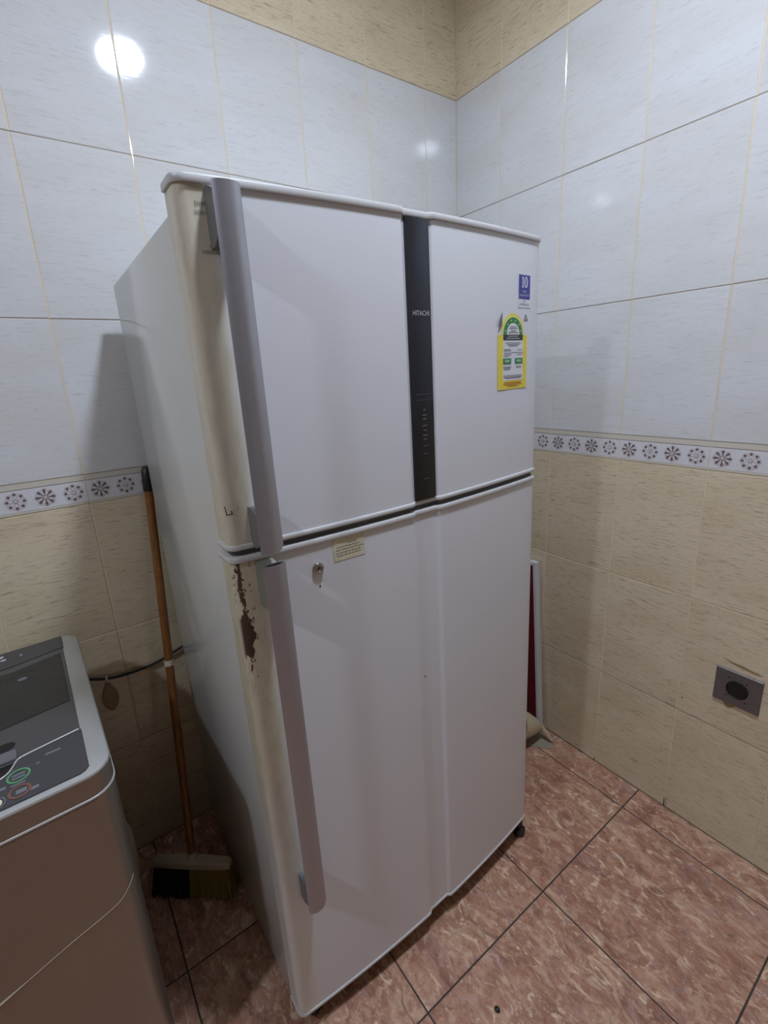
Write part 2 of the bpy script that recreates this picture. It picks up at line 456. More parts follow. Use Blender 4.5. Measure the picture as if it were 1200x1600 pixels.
# ------------------------------------------------------------------ ceiling lamps
for i, (lx, ly, rad, lab) in enumerate(LAMPS):
    L = empty('ceiling_lamp', (lx, ly, ZC), lab, 'lamp', 'round ceiling lamps')
    bm = bmesh.new(); add_rings(bm, lathe_rings([(.094, 0), (.094, -.012), (.088, -.018), (.0765, -.018), (.0765, -.010)], 32), cap1=False)
    bm_obj('housing', bm, M['lamp_housing'], L, smooth=.6)
    bm = bmesh.new(); add_rings(bm, lathe_rings([(.076, -.010), (.076, -.0165), (.06, -.0175), (.02, -.018)], 32))
    bm_obj('diffuser', bm, lamp_mat(i, rad), L, smooth=.6)

# ------------------------------------------------------------------ refrigerator
FX, FY, FA, FTX, FTY = -1.2413, -.7412, .0062, -.0020, -.0100
FW, FS, FD, FDEP = .7936, .0226, .0502, .6466
ZB, HT, HB, ZD = .0654, 1.7336, 1.7019, 1.1909
FM = Matrix.Translation((FX, FY, 0)) @ Matrix.Rotation(FA, 4, 'Z') @ Matrix.Rotation(FTX, 4, 'X') @ Matrix.Rotation(FTY, 4, 'Y')
fridge = empty('refrigerator', label='tall white two-door refrigerator with grey bar handles and a rusted left door edge', cat='refrigerator')
fridge.matrix_world = FM
def front_v(u):
    """depth of the door skin: a shallow bow with a flat-bottomed groove down the middle"""
    v = -FS*(1-(2*u/FW-1)**2)
    def ss(a, b, x): t = min(1, max(0, (x-a)/(b-a))); return t*t*(3-2*t)
    return v + .0065*ss(.368, .378, u)*(1-ss(.434, .446, u))
def door_path(off=0.0):
    """door outline in plan, left rear corner round the front to the right rear corner"""
    R = .017
    pts = [(0, FD)]
    c = (R, front_v(R)+R)
    pts.append((0, c[1]+.012))
    for k in range(9):
        a = PI + (PI/2)*k/8; pts.append((c[0]+R*math.cos(a), c[1]+R*math.sin(a)))
    us = [R+.01] + [x/1000 for x in range(40, 361, 20)] + [.366, .368, .370, .372, .374, .376, .378, .382, .395, .41, .425, .432, .434, .436, .438, .440, .442, .444, .446, .449] + [x/1000 for x in range(460, 770, 20)] + [FW-.012]
    for x in us: pts.append((x, front_v(x)))
    e = front_v(FW-.012); R2 = .006
    c = (FW-R2, e+.002+R2)
    for k in range(4): a = -PI/2 + (PI/2)*k/3; pts.append((c[0]+R2*math.cos(a), c[1]+R2*math.sin(a)))
    pts.append((FW, FD))
    if off:
        out = []
        for i, p in enumerate(pts):
            a, b = pts[max(i-1, 0)], pts[min(i+1, len(pts)-1)]
            tx, ty = b[0]-a[0], b[1]-a[1]; L = math.hypot(tx, ty)
            out.append((p[0]+ty/L*off, p[1]-tx/L*off))
        pts = out
    return pts
def door_prism(name, z0, z1, prof, mat, parent, deep=0.0):
    """prof: list of (offset, z) from bottom to top"""
    bm = bmesh.new()
    add_rings(bm, [[(x, y, z) for x, y in door_path(o)] for o, z in prof])
    o = bm_obj(name, bm, mat, parent, smooth=.7)
    return o
def strip_prof(z0, z1, t): 
    h = z1-z0
    return [(-.001, z0), (t*.8, z0+h*.03), (t, z0+h*.15), (t, z0+h*.80), (t*.7, z0+h*.96), (-.001, z1)]

# cabinet
INS = .0056
bm = bmesh.new(); add_box(bm, INS, FD+.010, .024, FW-INS, FDEP, HB, .006, 2)
bm_obj('cabinet', bm, M['cabinet'], fridge, smooth=.6)
bm = bmesh.new(); add_box(bm, INS+.025, FD-.001, .075, FW-INS-.025, FD+.012, HB-.006)
bm_obj('door_gasket', bm, M['gasket'], fridge)
bm = bmesh.new(); add_box(bm, .02, .018, .022, FW-.02, FD+.02, ZB+.004, .003)
bm_obj('plinth', bm, M['dark'], fridge)
for (x, y) in ((.045, .035), (FW-.012, .012), (.06, FDEP-.05), (FW-.06, FDEP-.05)):
    zf = -(.01*x - .002*y) + .0005
    bm = bmesh.new()
    rings = [[(x+r*math.cos(2*PI*k/6+.3), y+r*math.sin(2*PI*k/6+.3), z) for k in range(6)] for r, z in ((.016, zf), (.019, zf+.004), (.019, zf+.022), (.014, zf+.027), (.010, zf+.028), (.010, .075))]
    add_rings(bm, rings); bm_obj('foot', bm, M['black'], fridge)

# doors
fd = door_prism('freezer_door', ZD+.011, HT-.013, [(0, ZD+.008), (0, HT-.010)], M['door_upper'], fridge)
ld = door_prism('fridge_door', ZB+.006, ZD-.021, [(0, ZB+.006), (0, ZD-.020)], M['door_lower'], fridge)
tag(fd, 'upper door, white with a yellowed left edge'); tag(ld, 'lower door, white with brown rust along the left edge')
t1 = door_prism('top_trim', 0, 0, [(-.001, HT-.0125), (.0030, HT-.012), (.0036, HT-.011), (.0036, HT-.0028), (.0028, HT-.0008), (-.003, HT)], M['trim_white'], fd)
t2 = door_prism('bottom_trim', 0, 0, strip_prof(ZD+.0005, ZD+.0095, .0030), M['trim_white'], fd)
t3 = door_prism('top_trim', 0, 0, strip_prof(ZD-.0215, ZD-.0105, .0036), M['trim_white'], ld)
t4 = door_prism('bottom_trim', 0, 0, strip_prof(ZB, ZB+.008, .0025), M['trim_white'], ld)
bm = bmesh.new(); add_rings(bm, [[(x, y, z) for x, y in door_path(-.006)] for z in (ZD-.014, ZD+.002)])
bm_obj('door_gap', bm, M['gasket'], fridge, smooth=.7)

def on_front(u, z, lift=.0004):
    """matrix of a frame tangent to the door skin: x along the door, y up, z out"""
    d = (front_v(u+.004)-front_v(u-.004))/.008 if not .36 < u < .45 else 0.0
    tx = Vector((1, d, 0)).normalized(); ty = Vector((0, 0, 1)); tz = tx.cross(ty)
    p = Vector((u, front_v(u), z)) + tz*lift
    return Matrix(((tx.x, ty.x, tz.x, p.x), (tx.y, ty.y, tz.y, p.y), (tx.z, ty.z, tz.z, p.z), (0, 0, 0, 1)))
def put(o, u, z, lift=.0004):
    """o is parented (through parts at identity) to the fridge"""
    o.matrix_parent_inverse = Matrix.Identity(4); o.matrix_basis = on_front(u, z, lift); return o
def flat(name, poly, mat, parent, x=0, y=0, lift=.0002, h=.00025):
    bm = bmesh.new(); plate(bm, poly, h); o = bm_obj(name, bm, mat, parent)
    o.location = (x, y, lift); return o
def words(name, s, size, mat, parent, x=0, y=0, lift=.0004, sx=1.0):
    o = link(name, text_mesh(s, size), parent, mat); o.location = (x, y, lift); o.scale = (sx, 1, 1); return o

# handles
def handle(parent, z0, z1, open_top, br, br_mat):
    U0, U1, VC = .0335, .0725, -.050
    def lens(k, inner):
        n = 10; pts = []
        a = .0015 if inner else 0
        for i in range(n+1):
            s = i/n; x = U0+a+(U1-U0-2*a)*s; pts.append((x, VC - (.0085-a)*math.sin(PI*s)**.75))
        for i in range(n-1, 0, -1):
            s = i/n; x = U0+a+(U1-U0-2*a)*s; pts.append((x, VC + (.0060-a)*math.sin(PI*s)**.75))
        return pts
    O, I = lens(0, False), lens(0, True)
    bm = bmesh.new()
    rings = [[(x*.0+x, y, z) for x, y in I] for z in (z1-.05,)] if False else []
    rings = []
    if open_top:
        rings += [[(x, y, z1-.04) for x, y in I], [(x, y, z1) for x, y in I]]
    else:
        rings += [[(x, y, z1) for x, y in I]]
    rings += [[(x, y, z1) for x, y in O]]
    cut = [(x, y, z0 + (.006 if (x-U0)/(U1-U0) > .75 else 0)*((x-U0)/(U1-U0)-.75)*4) for x, y in O]
    rings += [cut]
    add_rings(bm, rings)
    h = bm_obj('handle', bm, M['alu'], parent, smooth=.6)
    for (a, b) in br:
        bm = bmesh.new()
        # bracket: chamfered block from the skin to the bar
        x0, x1 = .0375, .066
        prof = [(front_v(.05)+.004, a), (front_v(.05)+.004, b), (-.020, b), (-.047, b-.012), (-.047, a+.014), (-.020, a)]
        add_rings(bm, [[(x0, v, z) for v, z in prof], [(x1, v, z) for v, z in prof]])
        bm_obj('bracket', bm, br_mat if b > .6 else M['bracket'], h)
    return h
h1 = handle(fd, 1.192, 1.7135, False, [(1.640, 1.716), (1.194, 1.262)], M['bracket'])
h2 = handle(ld, .418, 1.1705, True, [(1.086, 1.1665), (.412, .475)], M['bracket_lower'])

# control strip with maker's name and controls
bm = bmesh.new()
z0, z1 = ZD+.0095, HT-.0125
n = 8; rg = []
for z, ins in ((z0, .002), (z0+.002, 0), (z1-.002, 0), (z1, .002)):
    ring = []
    for k in range(n+1):
        x = .3795+ins + (.0555-2*ins)*k/n; ring.append((x, -.0205 - .0016*math.sin(PI*k/n) + (.0008 if ins else 0), z))
    ring += [(.435-ins, -.012, z), (.3795+ins, -.012, z)]
    rg.append(ring)
add_rings(bm, rg); strip = bm_obj('control_strip', bm, M['black_gloss'], fd, smooth=.6)
tag(strip, 'glossy black strip lettered HITACHI')
def on_strip(o, u, z):
    o.matrix_basis = Matrix(((1, 0, 0, u), (0, 0, -1, -.0226), (0, 1, 0, z), (0, 0, 0, 1))) @ Matrix.Diagonal((*o.scale, 1)); return o
x = words('lettering', 'HITACHI', .0125, M['silver_text'], strip, sx=.84); on_strip(x, .4085, 1.5605)
for z in (1.413, 1.402):                  # two faint unreadable lines of print
    for k in range(7):
        bm = bmesh.new(); plate(bm, rect(-.0019, -.0011, .0019, .0011), .0002)
        x = bm_obj('print_line', bm, M['dim_text'], strip); on_strip(x, .408 + (k-3)*.0052, z)
for q, (z, wd) in enumerate(((1.383, .004), (1.373, .009), (1.365, .009), (1.352, .011), (1.343, .006), (1.333, .010), (1.325, .006), (1.312, .012), (1.296, .008), (1.245, .012))):
    bm = bmesh.new(); plate(bm, [(-wd/2+.0012*math.cos(a) if math.cos(a) < 0 else wd/2+.0012*math.cos(a), .0014*math.sin(a)) for a in [2*PI*k/12 for k in range(12)]], .0002)
    x = bm_obj('button', bm, M['print_faint'] if q < 7 else M['dim_text'], strip); on_strip(x, .4085, z)

# ten year warranty sticker
wl = flat('warranty_sticker', rect(-.0245, -.038, .0245, .032), M['lab_white'], fd); put(wl, .7305, 1.6185)
flat('blue_field', rect(-.0225, -.020, .0225, .030), M['lab_blue'], wl, lift=.0003)
flat('numeral', [(-.0105, .0040), (-.0025, .0040), (-.0025, .0055), (-.0046, .0063), (-.0046, .0265), (-.0062, .0265), (-.0110, .0242), (-.0108, .0228), (-.0082, .0236), (-.0082, .0063), (-.0105, .0055)], M['lab_white'], wl, lift=.0006)
ov = lambda a, b, n=24: [(.0060 + a*math.cos(2*PI*k/n), .0152 + b*math.sin(2*PI*k/n), 0) for k in range(n)]
bm = bmesh.new(); add_rings(bm, [ov(.0066, .0116), [(x, y, .0003) for x, y, _ in ov(.0066, .0116)], [(x, y, .0003) for x, y, _ in ov(.0030, .0098)], ov(.0030, .0098)], False, False)
x = bm_obj('numeral', bm, M['lab_white'], wl); x.location = (0, 0, .0006)
words('lettering', 'YEAR', .0072, M['silver_text'], wl, 0, -.0045, .0006)
words('lettering', 'WARRANTY', .0072, M['silver_text'], wl, 0, -.0125, .0006)
words('lettering', 'ON', .006, M['lab_blue'], wl, 0, -.0245, .0006)
words('lettering', 'COMPRESSOR', .0062, M['grey_text'], wl, 0, -.0315, .0006)
tag(wl, 'blue and white sticker reading 10 year warranty')

# energy label
EU, EZ = .688, 1.463
arch = lambda r, cy, sy=1.0, n=16: [(r*math.cos(PI*k/n), cy+sy*r*math.sin(PI*k/n)) for k in range(n+1)]
el = flat('energy_label', rect(-.056, -.0585, .056, .0585) [:2] + [(.056, .0585), (.042, .0585)] + arch(.042, .0655, .92) + [(-.042, .0585), (-.056, .0585)], M['lab_yellow'], fd)
put(el, EU, EZ, .0005); tag(el, 'yellow energy label with a green arch of stars')
flat('paper', rect(-.037, -.0395, .0405, .0475), M['lab_white'], el, lift=.0003)
flat('paper', arch(.0415, .0595, .98)[:], M['lab_pale_yellow'], el, lift=.0003)
flat('green_arch', arch(.0365, .0595), M['lab_green'], el, lift=.0006)
flat('paper', arch(.0245, .0595), M['lab_white'], el, lift=.0009)
flat('black_band', rect(-.0365, .0478, .0385, .0592), M['lab_black'], el, lift=.0006)
star = [((.0026 if k % 2 == 0 else .0011)*math.sin(2*PI*k/10), (.0026 if k % 2 == 0 else .0011)*math.cos(2*PI*k/10)) for k in range(10)]
for k in range(6):
    a = PI*(k+.5)/6
    flat('star', star, M['lab_pale_yellow'], el, .0305*math.cos(a), .0595+.0305*math.sin(a), .0010)
def lines(spec, mat, lift=.0006):
    for x, y, wd, hh in spec:
        flat('print_line', rect(-wd/2, -hh/2, wd/2, hh/2), mat, el, x, y, lift)
lines([(0, .076, .026, .0013), (0, .0725, .032, .0013), (0, .0675, .020, .0016), (0, .064, .038, .0016)], M['grey_text'], .0012)
lines([(0, .0560, .040, .0015), (0, .0515, .052, .0015)], M['silver_text'], .0009)
lines([(.001, .042, .060, .0013), (.001, .0385, .048, .0013), (.001, .0355, .034, .0013),
       (-.022, .0280, .026, .0013), (-.020, .0250, .028, .0013), (.027, .0265, .018, .0012),
       (-.020, .0205, .030, .0013), (.018, .0212, .044, .0012), (-.020, .0165, .028, .0013), (.026, .017, .020, .0012), (-.026, .013, .018, .0013),
       (-.021, -.0095, .030, .0014), (-.021, -.0125, .028, .0014), (-.021, -.0155, .022, .0014), (.023, -.009, .024, .0012), (.023, -.012, .018, .0012),
       (.001, -.0285, .070, .0011), (.002, -.0318, .072, .0014), (.002, -.0345, .062, .0013)], M['grey_text'])
lines([(.001, -.0435, .068, .0016), (.001, -.0475, .072, .0020), (.001, -.0515, .040, .0016)], M['lab_orange'])
for x in (-.0215, .0235):
    g = flat('green_box', rect(-.0155, -.0065, .0155, .0065), M['lab_green'], el, x, .0025, .0006)
    flat('print_line', rect(-.0085, -.0020, .0085, .0030), M['lab_pale_green'], el, x, .0025, .0010)
# small recycling triangle and the peeled corner of an older sticker
bm = bmesh.new()
tri = lambda r: [(r*math.sin(2*PI*k/3), r*math.cos(2*PI*k/3)) for k in range(3)]
add_rings(bm, [[(x, y, 0) for x, y in tri(.0095)], [(x, y, .0003) for x, y in tri(.0095)], [(x, y, .0003) for x, y in tri(.0050)], [(x, y, 0) for x, y in tri(.0050)]], False, False)
x = bm_obj('triangle_mark', bm, M['grey_text'], fd); put(x, .7385, 1.558)
bm = bmesh.new()
pts = [(-.010, -.016), (-.007, -.004), (.009, .016), (.008, -.012)]
add_rings(bm, [[(a, b, .0003 + (.003 if i in (0, 1) else 0)) for i, (a, b) in enumerate(pts)], [(a, b, .0008 + (.003 if i in (0, 1) else 0)) for i, (a, b) in enumerate(pts)]])
x = bm_obj('peeled_corner', bm, M['bracket'], fd); put(x, .6395, 1.553)

# half hidden print on the left edge strip
for s, sz, u, z in (('DWR C', .0085, .034, 1.697), ('LENR AUG', .0070, .034, 1.686), ('SUPER US', .0070, .046, 1.6435), ('SUPERB A FAC', .0070, .0415, 1.6365)):
    x = words('lettering', s, sz, M['grey_text'], fd, sx=.75); x.matrix_basis = on_front(u, z, .0006) @ Matrix.Diagonal((.75, 1, 1, 1))
# scratches shaped like an L
for (u0, z0, u1, z1) in ((.004, 1.268, .0052, 1.253), (.0052, 1.2535, .0125, 1.2545), (.0125, 1.2545, .0118, 1.260)):
    bm = bmesh.new(); add_tube(bm, [(u0, front_v(.017)+.0165-math.sqrt(max(.017**2-(.017-u0)**2, 0))-.0004+.0005, z0), (u1, front_v(.017)+.0165-math.sqrt(max(.017**2-(.017-u1)**2, 0))-.0004+.0005, z1)], .0007, 6)
    bm_obj('scratch', bm, M['dark'], fd)

# yellowed notice and lock on the lower door
nl = flat('notice_label', [(-.033, -.021), (.033, -.0215), (.0335, .0215), (-.0335, .0235)], M['lab_cream'], ld); put(nl, .2145, 1.147)
tag(nl, 'small aged cream label with faint handwriting')
for k, (y, wd, x0) in enumerate(((.0105, .022, .008), (.005, .052, 0), (-.0005, .056, 0), (-.006, .056, 0), (-.0115, .050, -.002))):
    x = x0 - wd/2
    while x < x0 + wd/2 - .003:
        l = random.uniform(.003, .008); flat('print_line', rect(0, -.0007, l, .0007), M['grey_text'], nl, x, y + random.uniform(-.0004, .0004), .0003); x += l + .0018
bm = bmesh.new(); add_rings(bm, lathe_rings([(.0108, 0), (.0108, .003), (.0095, .0052), (.0065, .0062), (.0060, .0050), (.0030, .0050), (.0020, .0040)], 24))
lk = bm_obj('lock', bm, M['chrome'], ld, smooth=.5); put(lk, .148, 1.124, 0); tag(lk, 'round metal key lock')
flat('keyhole', rect(-.0007, -.0028, .0007, .0028), M['hole'], lk, lift=.0051, h=.0002)
for u, z, r in ((.1485, 1.0875, .0016), (.3885, .783, .0016), (.32, 1.02, .0008)):
    x = flat('chip', [(r*math.cos(2*PI*k/8), r*1.6*math.sin(2*PI*k/8)) for k in range(8)], M['dark'], ld); put(x, u, z)

# ------------------------------------------------------------------ washing machine
WZ = .845; TH = math.radians(2.0)
washer = empty('washing_machine', label='silver grey top-loading washing machine with a dark smoked lid at left', cat='washing machine')
washer.matrix_world = Matrix(((math.cos(TH), -math.sin(TH), 0, -1.4725), (math.sin(TH), math.cos(TH), 0, -.659), (0, 0, 1, 0), (0, 0, 0, 1)))
WWD, WDP = .55, .575      # local x from -WWD..0, local y 0 (front)..WDP
def rrect(x0, y0, x1, y1, r, n=6):
    out = []
    for cx, cy, a0 in ((x1-r, y1-r, 0), (x0+r, y1-r, PI/2), (x0+r, y0+r, PI), (x1-r, y0+r, 3*PI/2)):
        for k in range(n+1): a = a0 + PI/2*k/n; out.append((cx+r*math.cos(a), cy+r*math.sin(a)))
    return out
def wrings(spec, r=.042):
    return [[(x, y, z) for x, y in rrect(-WWD-o, -o, o, WDP+o, max(r+o, .005))] for o, z in spec]
bm = bmesh.new(); add_rings(bm, wrings([(-.012, .025), (-.004, .03), (0, .06), (0, .795), (-.003, .799)])); body = bm_obj('body', bm, M['silver_paint'], washer, smooth=.6)
bm = bmesh.new(); add_rings(bm, wrings([(-.004, .7985), (.0016, .799), (.0016, .8018), (-.004, .803)])); bm_obj('seam_line', bm, M['silver_line'], washer, smooth=.6)
bm = bmesh.new(); add_rings(bm, wrings([(-.003, .8025), (0, .804), (0, .8400), (-.002, .8405)])); top = bm_obj('top_cover', bm, M['silver_paint'], washer, smooth=.6)
bm = bmesh.new(); add_rings(bm, wrings([(-.004, .8400), (.0003, .8402), (.0003, .8418), (-.0012, .8440), (-.004, .8450)])); bm_obj('top_frame', bm, M['silver_frame'], washer, smooth=.6)
for x in (-.05, -WWD+.05):
    for y in (.05, WDP-.05):
        bm = bmesh.new(); add_rings(bm, [[(x+a, y+b, z) for a, b, _ in lathe_rings([(r, 0)], 12)[0]] for r, z in ((.022, 0), (.024, .006), (.018, .03))]); bm_obj('foot', bm, M['black'], washer)
def wplate(name, poly, z0, z1, mat, parent=washer, ease=.0012):
    bm = bmesh.new()
    cx = sum(p[0] for p in poly)/len(poly); cy = sum(p[1] for p in poly)/len(poly)
    add_rings(bm, [[(x, y, z0) for x, y in poly], [(x, y, z1-ease) for x, y in poly], [(x+(cx-x)*ease*4, y+(cy-y)*ease*4, z1) for x, y in poly]])
    return bm_obj(name, bm, mat, parent, smooth=.5)
PXR, PXL = -.032, -WWD+.032
seam = [(-.036, .136), (-.08, .130), (-.123, .123), (-.132, .112), (-.140, .095), (-.155, .085), (-.19, .078), (-WWD/2, .074)]
seam_full = seam + [(-WWD-x, y) for x, y in reversed(seam[:-1])]
cp = [(PXR, .136)] + seam_full + [(PXL, .136), (PXL, .024)] + [(PXL+.006, .016), (PXL+.014, .0125)] + [(PXR-.014, .0125), (PXR-.006, .016), (PXR, .024)]
wplate('control_panel', cp, .843, .8475, M['washer_panel'])
ctl = bpy.data.objects['control_panel']
wplate('rear_panel', [(PXR, .500), (PXR, .566), (PXL, .566), (PXL, .500), (-.42, .482), (-WWD/2, .478), (-.13, .482)], .843, .8485, M['washer_panel'])
lid = wplate('lid', [(PXR-.002, .140), (PXR-.002, .497), (-.13, .479), (-WWD/2, .475), (-.42, .479), (PXL+.002, .497), (PXL+.002, .140), (-WWD+.125, .126), (-.125, .126)], .843, .8478, M['washer_lid'])
wplate('lid_window', [(-.040, .245), (-.040, .470), (-.13, .452), (-WWD/2, .448), (-.42, .452), (-WWD+.040, .470), (-WWD+.040, .245), (-WWD/2, .215)], .8470, .8490, M['washer_glass'], lid)
wplate('handle_lip', rrect(-WWD+.128, .122, -.128, .150, .006), .8465, .8510, M['washer_lip'], lid)
wplate('handle_recess', rrect(-WWD+.130, .158, -.130, .182, .011), .8472, .8482, M['hole'], lid)
wplate('handle_cutout', [(-.128, .121)] + [(x, y+.0015) for x, y in seam_full[3:-3]] + [(-WWD+.128, .121)], .8440, .8452, M['hole'], washer)
bm = bmesh.new(); add_tube(bm, smooth_path([(x, y+.0012, .8472) for x, y in seam_full], 4), .0015, 6); bm_obj('panel_line', bm, M['silver_line'], ctl)
def wring(x, y, r, wd, mat, z=.8474):
    bm = bmesh.new(); n = 28
    add_rings(bm, [[(x+q*math.cos(2*PI*k/n), y+q*math.sin(2*PI*k/n), h) for k in range(n)] for q, h in ((r, z), (r, z+.001), (r-wd, z+.001), (r-wd, z))], False, False)
    return bm_obj('button_ring', bm, mat, ctl)
def wdash(x, y, l, h, mat, rot=0, z=.8474, name='print_line'):
    bm = bmesh.new(); c, s = math.cos(rot), math.sin(rot)
    plate(bm, [(x+a*c-b*s, y+a*s+b*c) for a, b in rect(-l/2, -h/2, l/2, h/2)], .0004, base=z); return bm_obj(name, bm, mat, ctl)
wring(-.127, .076, .0165, .003, M['green_ring']); wdash(-.127, .080, .018, .004, M['grey_text']); wdash(-.127, .072, .018, .004, M['grey_text'])
wring(-.126, .036, .0155, .004, M['red_ring']); wdash(-.124, .036, .014, .009, M['grey_text'])
wring(-.158, .029, .010, .0095, M['lab_cream']); wring(-.158, .029, .0145, .0015, M['grey_text'])
wdash(-.157, .060, .026, .006, M['grey_text']); wdash(-.128, .056, .020, .003, M['grey_text']); wdash(-.108, .030, .014, .007, M['grey_text'])
wdash(-.078, .102, .022, .0045, M['grey_text']); wdash(-.100, .088, .005, .003, M['grey_text']); wdash(-.113, .089, .003, .003, M['dim_text'])
wdash(-.157, .546, .014, .009, M['silver_text'], 0, .8484); wdash(-.150, .528, .010, .007, M['silver_text'], 0, .8484); wdash(-.116, .528, .005, .004, M['silver_text'], .4, .8484)
bm = bmesh.new(); add_rings(bm, lathe_rings([(.009, 0), (.0085, .002), (.005, .0032), (.001, .0036)], 16)); x = bm_obj('lid_bump', bm, M['washer_lip'], lid); x.location = (-.115, .40, .849); x.scale = (1, .7, 1)
# edge of the film clinging to the front, drooping to the left
pts = [(-.008, .010, .600), (-.020, .0005, .587), (-.045, -.0012, .567), (-.12, -.0012, .547), (-.19, -.0012, .526), (-.225, -.0012, .516), (-.29, -.0012, .500), (-.40, -.0012, .488), (-.54, -.0012, .480)]
bm = bmesh.new(); sp = smooth_path(pts, 6); add_tube(bm, sp, [.0006 + .0016*min(1, max(0, (-p.x-.18)/.05)) for p in sp], 6); x = bm_obj('film_edge', bm, M['film'], body); tag(x, 'thin cream line curving across the front')
# drain hose hanging down at the right side
bm = bmesh.new(); hp = smooth_path([(-.03, .50, .30), (.004, .49, .26), (.008, .48, .20), (.004, .49, .10), (-.02, .50, .02)], 8)
add_tube(bm, hp, [.010 + .0012*(k % 2) for k in range(len(hp))], 10); bm_obj('drain_hose', bm, M['tape'], washer, smooth=True)

# ------------------------------------------------------------------ broom
broom = empty('broom', (-1.345, -.252, 0), 'wooden-handled broom with black and yellow bristles leaning in the corner gap beside the refrigerator', 'broom')
hd = Vector((.222, -.185, 0)).normalized(); hn = Vector((-hd.y, hd.x, 0)) * -1     # along head / towards camera
def bl(s, t, z): return hd*s + hn*t + Vector((0, 0, z))
bm = bmesh.new(); secs = []
for s, wd, zt in ((-.120, .010, .114), (-.112, .014, .119), (-.06, .016, .121), (0, .017, .122), (.06, .016, .121), (.106, .014, .119), (.114, .010, .114)):
    secs.append([bl(s, -wd, .098), bl(s, wd, .098), bl(s, wd, zt-.006), bl(s, wd*.7, zt), bl(s, -wd*.7, zt), bl(s, -wd, zt-.006)])
add_rings(bm, secs); bm_obj('head', bm, M['broom_head'], broom, smooth=.6)
foot_top = Vector((-1.2470, -.022, 1.232)) - Vector(broom.location)
base = bl(-.002, -.004, .120); ax = (foot_top-base).normalized()
bm = bmesh.new(); add_tube(bm, [base - ax*.012, base + ax*.014, base + ax*.017], [.015, .013, .010], 14); bm_obj('socket', bm, M['broom_head'], broom, smooth=.6)
L = (foot_top-base).length
bm = bmesh.new(); add_tube(bm, [base + ax*L*k/12 for k in range(13)], .0115, 14); bm_obj('handle', bm, M['wood'], broom, smooth=.9)
bm = bmesh.new(); add_tube(bm, [foot_top - ax*.062, foot_top - ax*.06, foot_top - ax*.012, foot_top + ax*.004, foot_top + ax*.009], [.0122, .0138, .0138, .0115, .006], 14); bm_obj('grip_cap', bm, M['black'], broom, smooth=.7)
tp = base + ax*L*.512
bm = bmesh.new(); add_tube(bm, [tp - ax*.008, tp + ax*.008], .0128, 14); bm_obj('tape_band', bm, M['tape'], broom, smooth=.9)
for nm, s0, s1, m in (('black_bristles', -.114, -.010, 'bristle_black'), ('yellow_bristles', -.008, .106, 'bristle_yellow')):
    bm = bmesh.new(); rr = random.Random(3)
    for k in range(600):
        s = s0 + (s1-s0)*rr.random(); tt = rr.uniform(-.016, .016)
        e = bl(s*1.13 + rr.uniform(-.003, .003), tt*2.0 + rr.uniform(-.003, .003), rr.uniform(.0008, .006)); a = bl(s, tt*.8, .100); d = Vector((.0011, .0004, 0)); d2 = Vector((-.0003, .0011, 0))
        q = [bm.verts.new(a+d), bm.verts.new(a-d+d2), bm.verts.new(a-d2), bm.verts.new(e+d), bm.verts.new(e-d+d2), bm.verts.new(e-d2)]
        for i in range(3): j = (i+1) % 3; bm.faces.new((q[i], q[j], q[3+j], q[3+i]))
    tag(bm_obj(nm, bm, M[m], broom), kind='stuff')

# ------------------------------------------------------------------ cord on the wall and the thing hooked on it
bm = bmesh.new(); add_tube(bm, smooth_path([(-1.10, -.012, .70), (-1.19, -.010, .672), (-1.24, -.010, .655), (-1.285, -.010, .641), (-1.331, -.009, .631), (-1.394, -.009, .630), (-1.448, -.010, .639), (-1.503, -.011, .663), (-1.56, -.012, .70)], 6), .0042, 8)
tag(bm_obj('power_cord', bm, M['cord'], smooth=True), 'black power cord sagging along the wall between washing machine and refrigerator', 'cord')
pouch = empty('hanging_pouch', (-1.449, -.006, .63), 'small dull amber pouch hanging from the black cord by a pale tie', 'pouch')
bm = bmesh.new()
prof = [(.002, -.006, .003), (.006, -.015, .004), (.016, -.035, .005), (.021, -.058, .005), (.018, -.080, .004), (.009, -.096, .003), (.002, -.102, .002)]
add_rings(bm, [[(r*math.cos(2*PI*k/14), th*.6*math.sin(2*PI*k/14) , z) for k in range(14)] for r, z, th in prof]); bm_obj('pouch', bm, M['amber'], pouch, smooth=True)
bm = bmesh.new(); add_tube(bm, [(.0, -.001, -.010), (.0005, -.011, .002), (.0, -.0105, .013), (.001, -.004, .0165)], .0035, 8); bm_obj('tie', bm, M['tape'], pouch, smooth=True)

# ------------------------------------------------------------------ red board, cream funnel, sheet on the floor
board = empty('red_board', (-.055, -.50, 0), 'dark red board with a white edge leaning upright behind the refrigerator by the right wall', 'board')
board.matrix_world = Matrix.Translation((-.046, -.499, .0003)) @ Matrix.Rotation(.020, 4, 'Y') @ Matrix.Rotation(-.080, 4, 'X')
BW = .30
bm = bmesh.new(); add_box(bm, .003, .012, .024, .020, BW-.012, .713, .001); bm_obj('panel', bm, M['red_board'], board)
for n_, bx in (('edge_strip', (0, 0, .0008, .026, .014, .733)), ('edge_strip', (0, BW-.014, .023, .026, BW, .733)), ('edge_strip', (0, .014, .718, .026, BW-.014, .733)), ('edge_strip', (0, .014, .023, .026, BW-.014, .036))):
    bm = bmesh.new(); add_box(bm, *bx, bevel=.002); bm_obj(n_, bm, M['board_edge'], board)

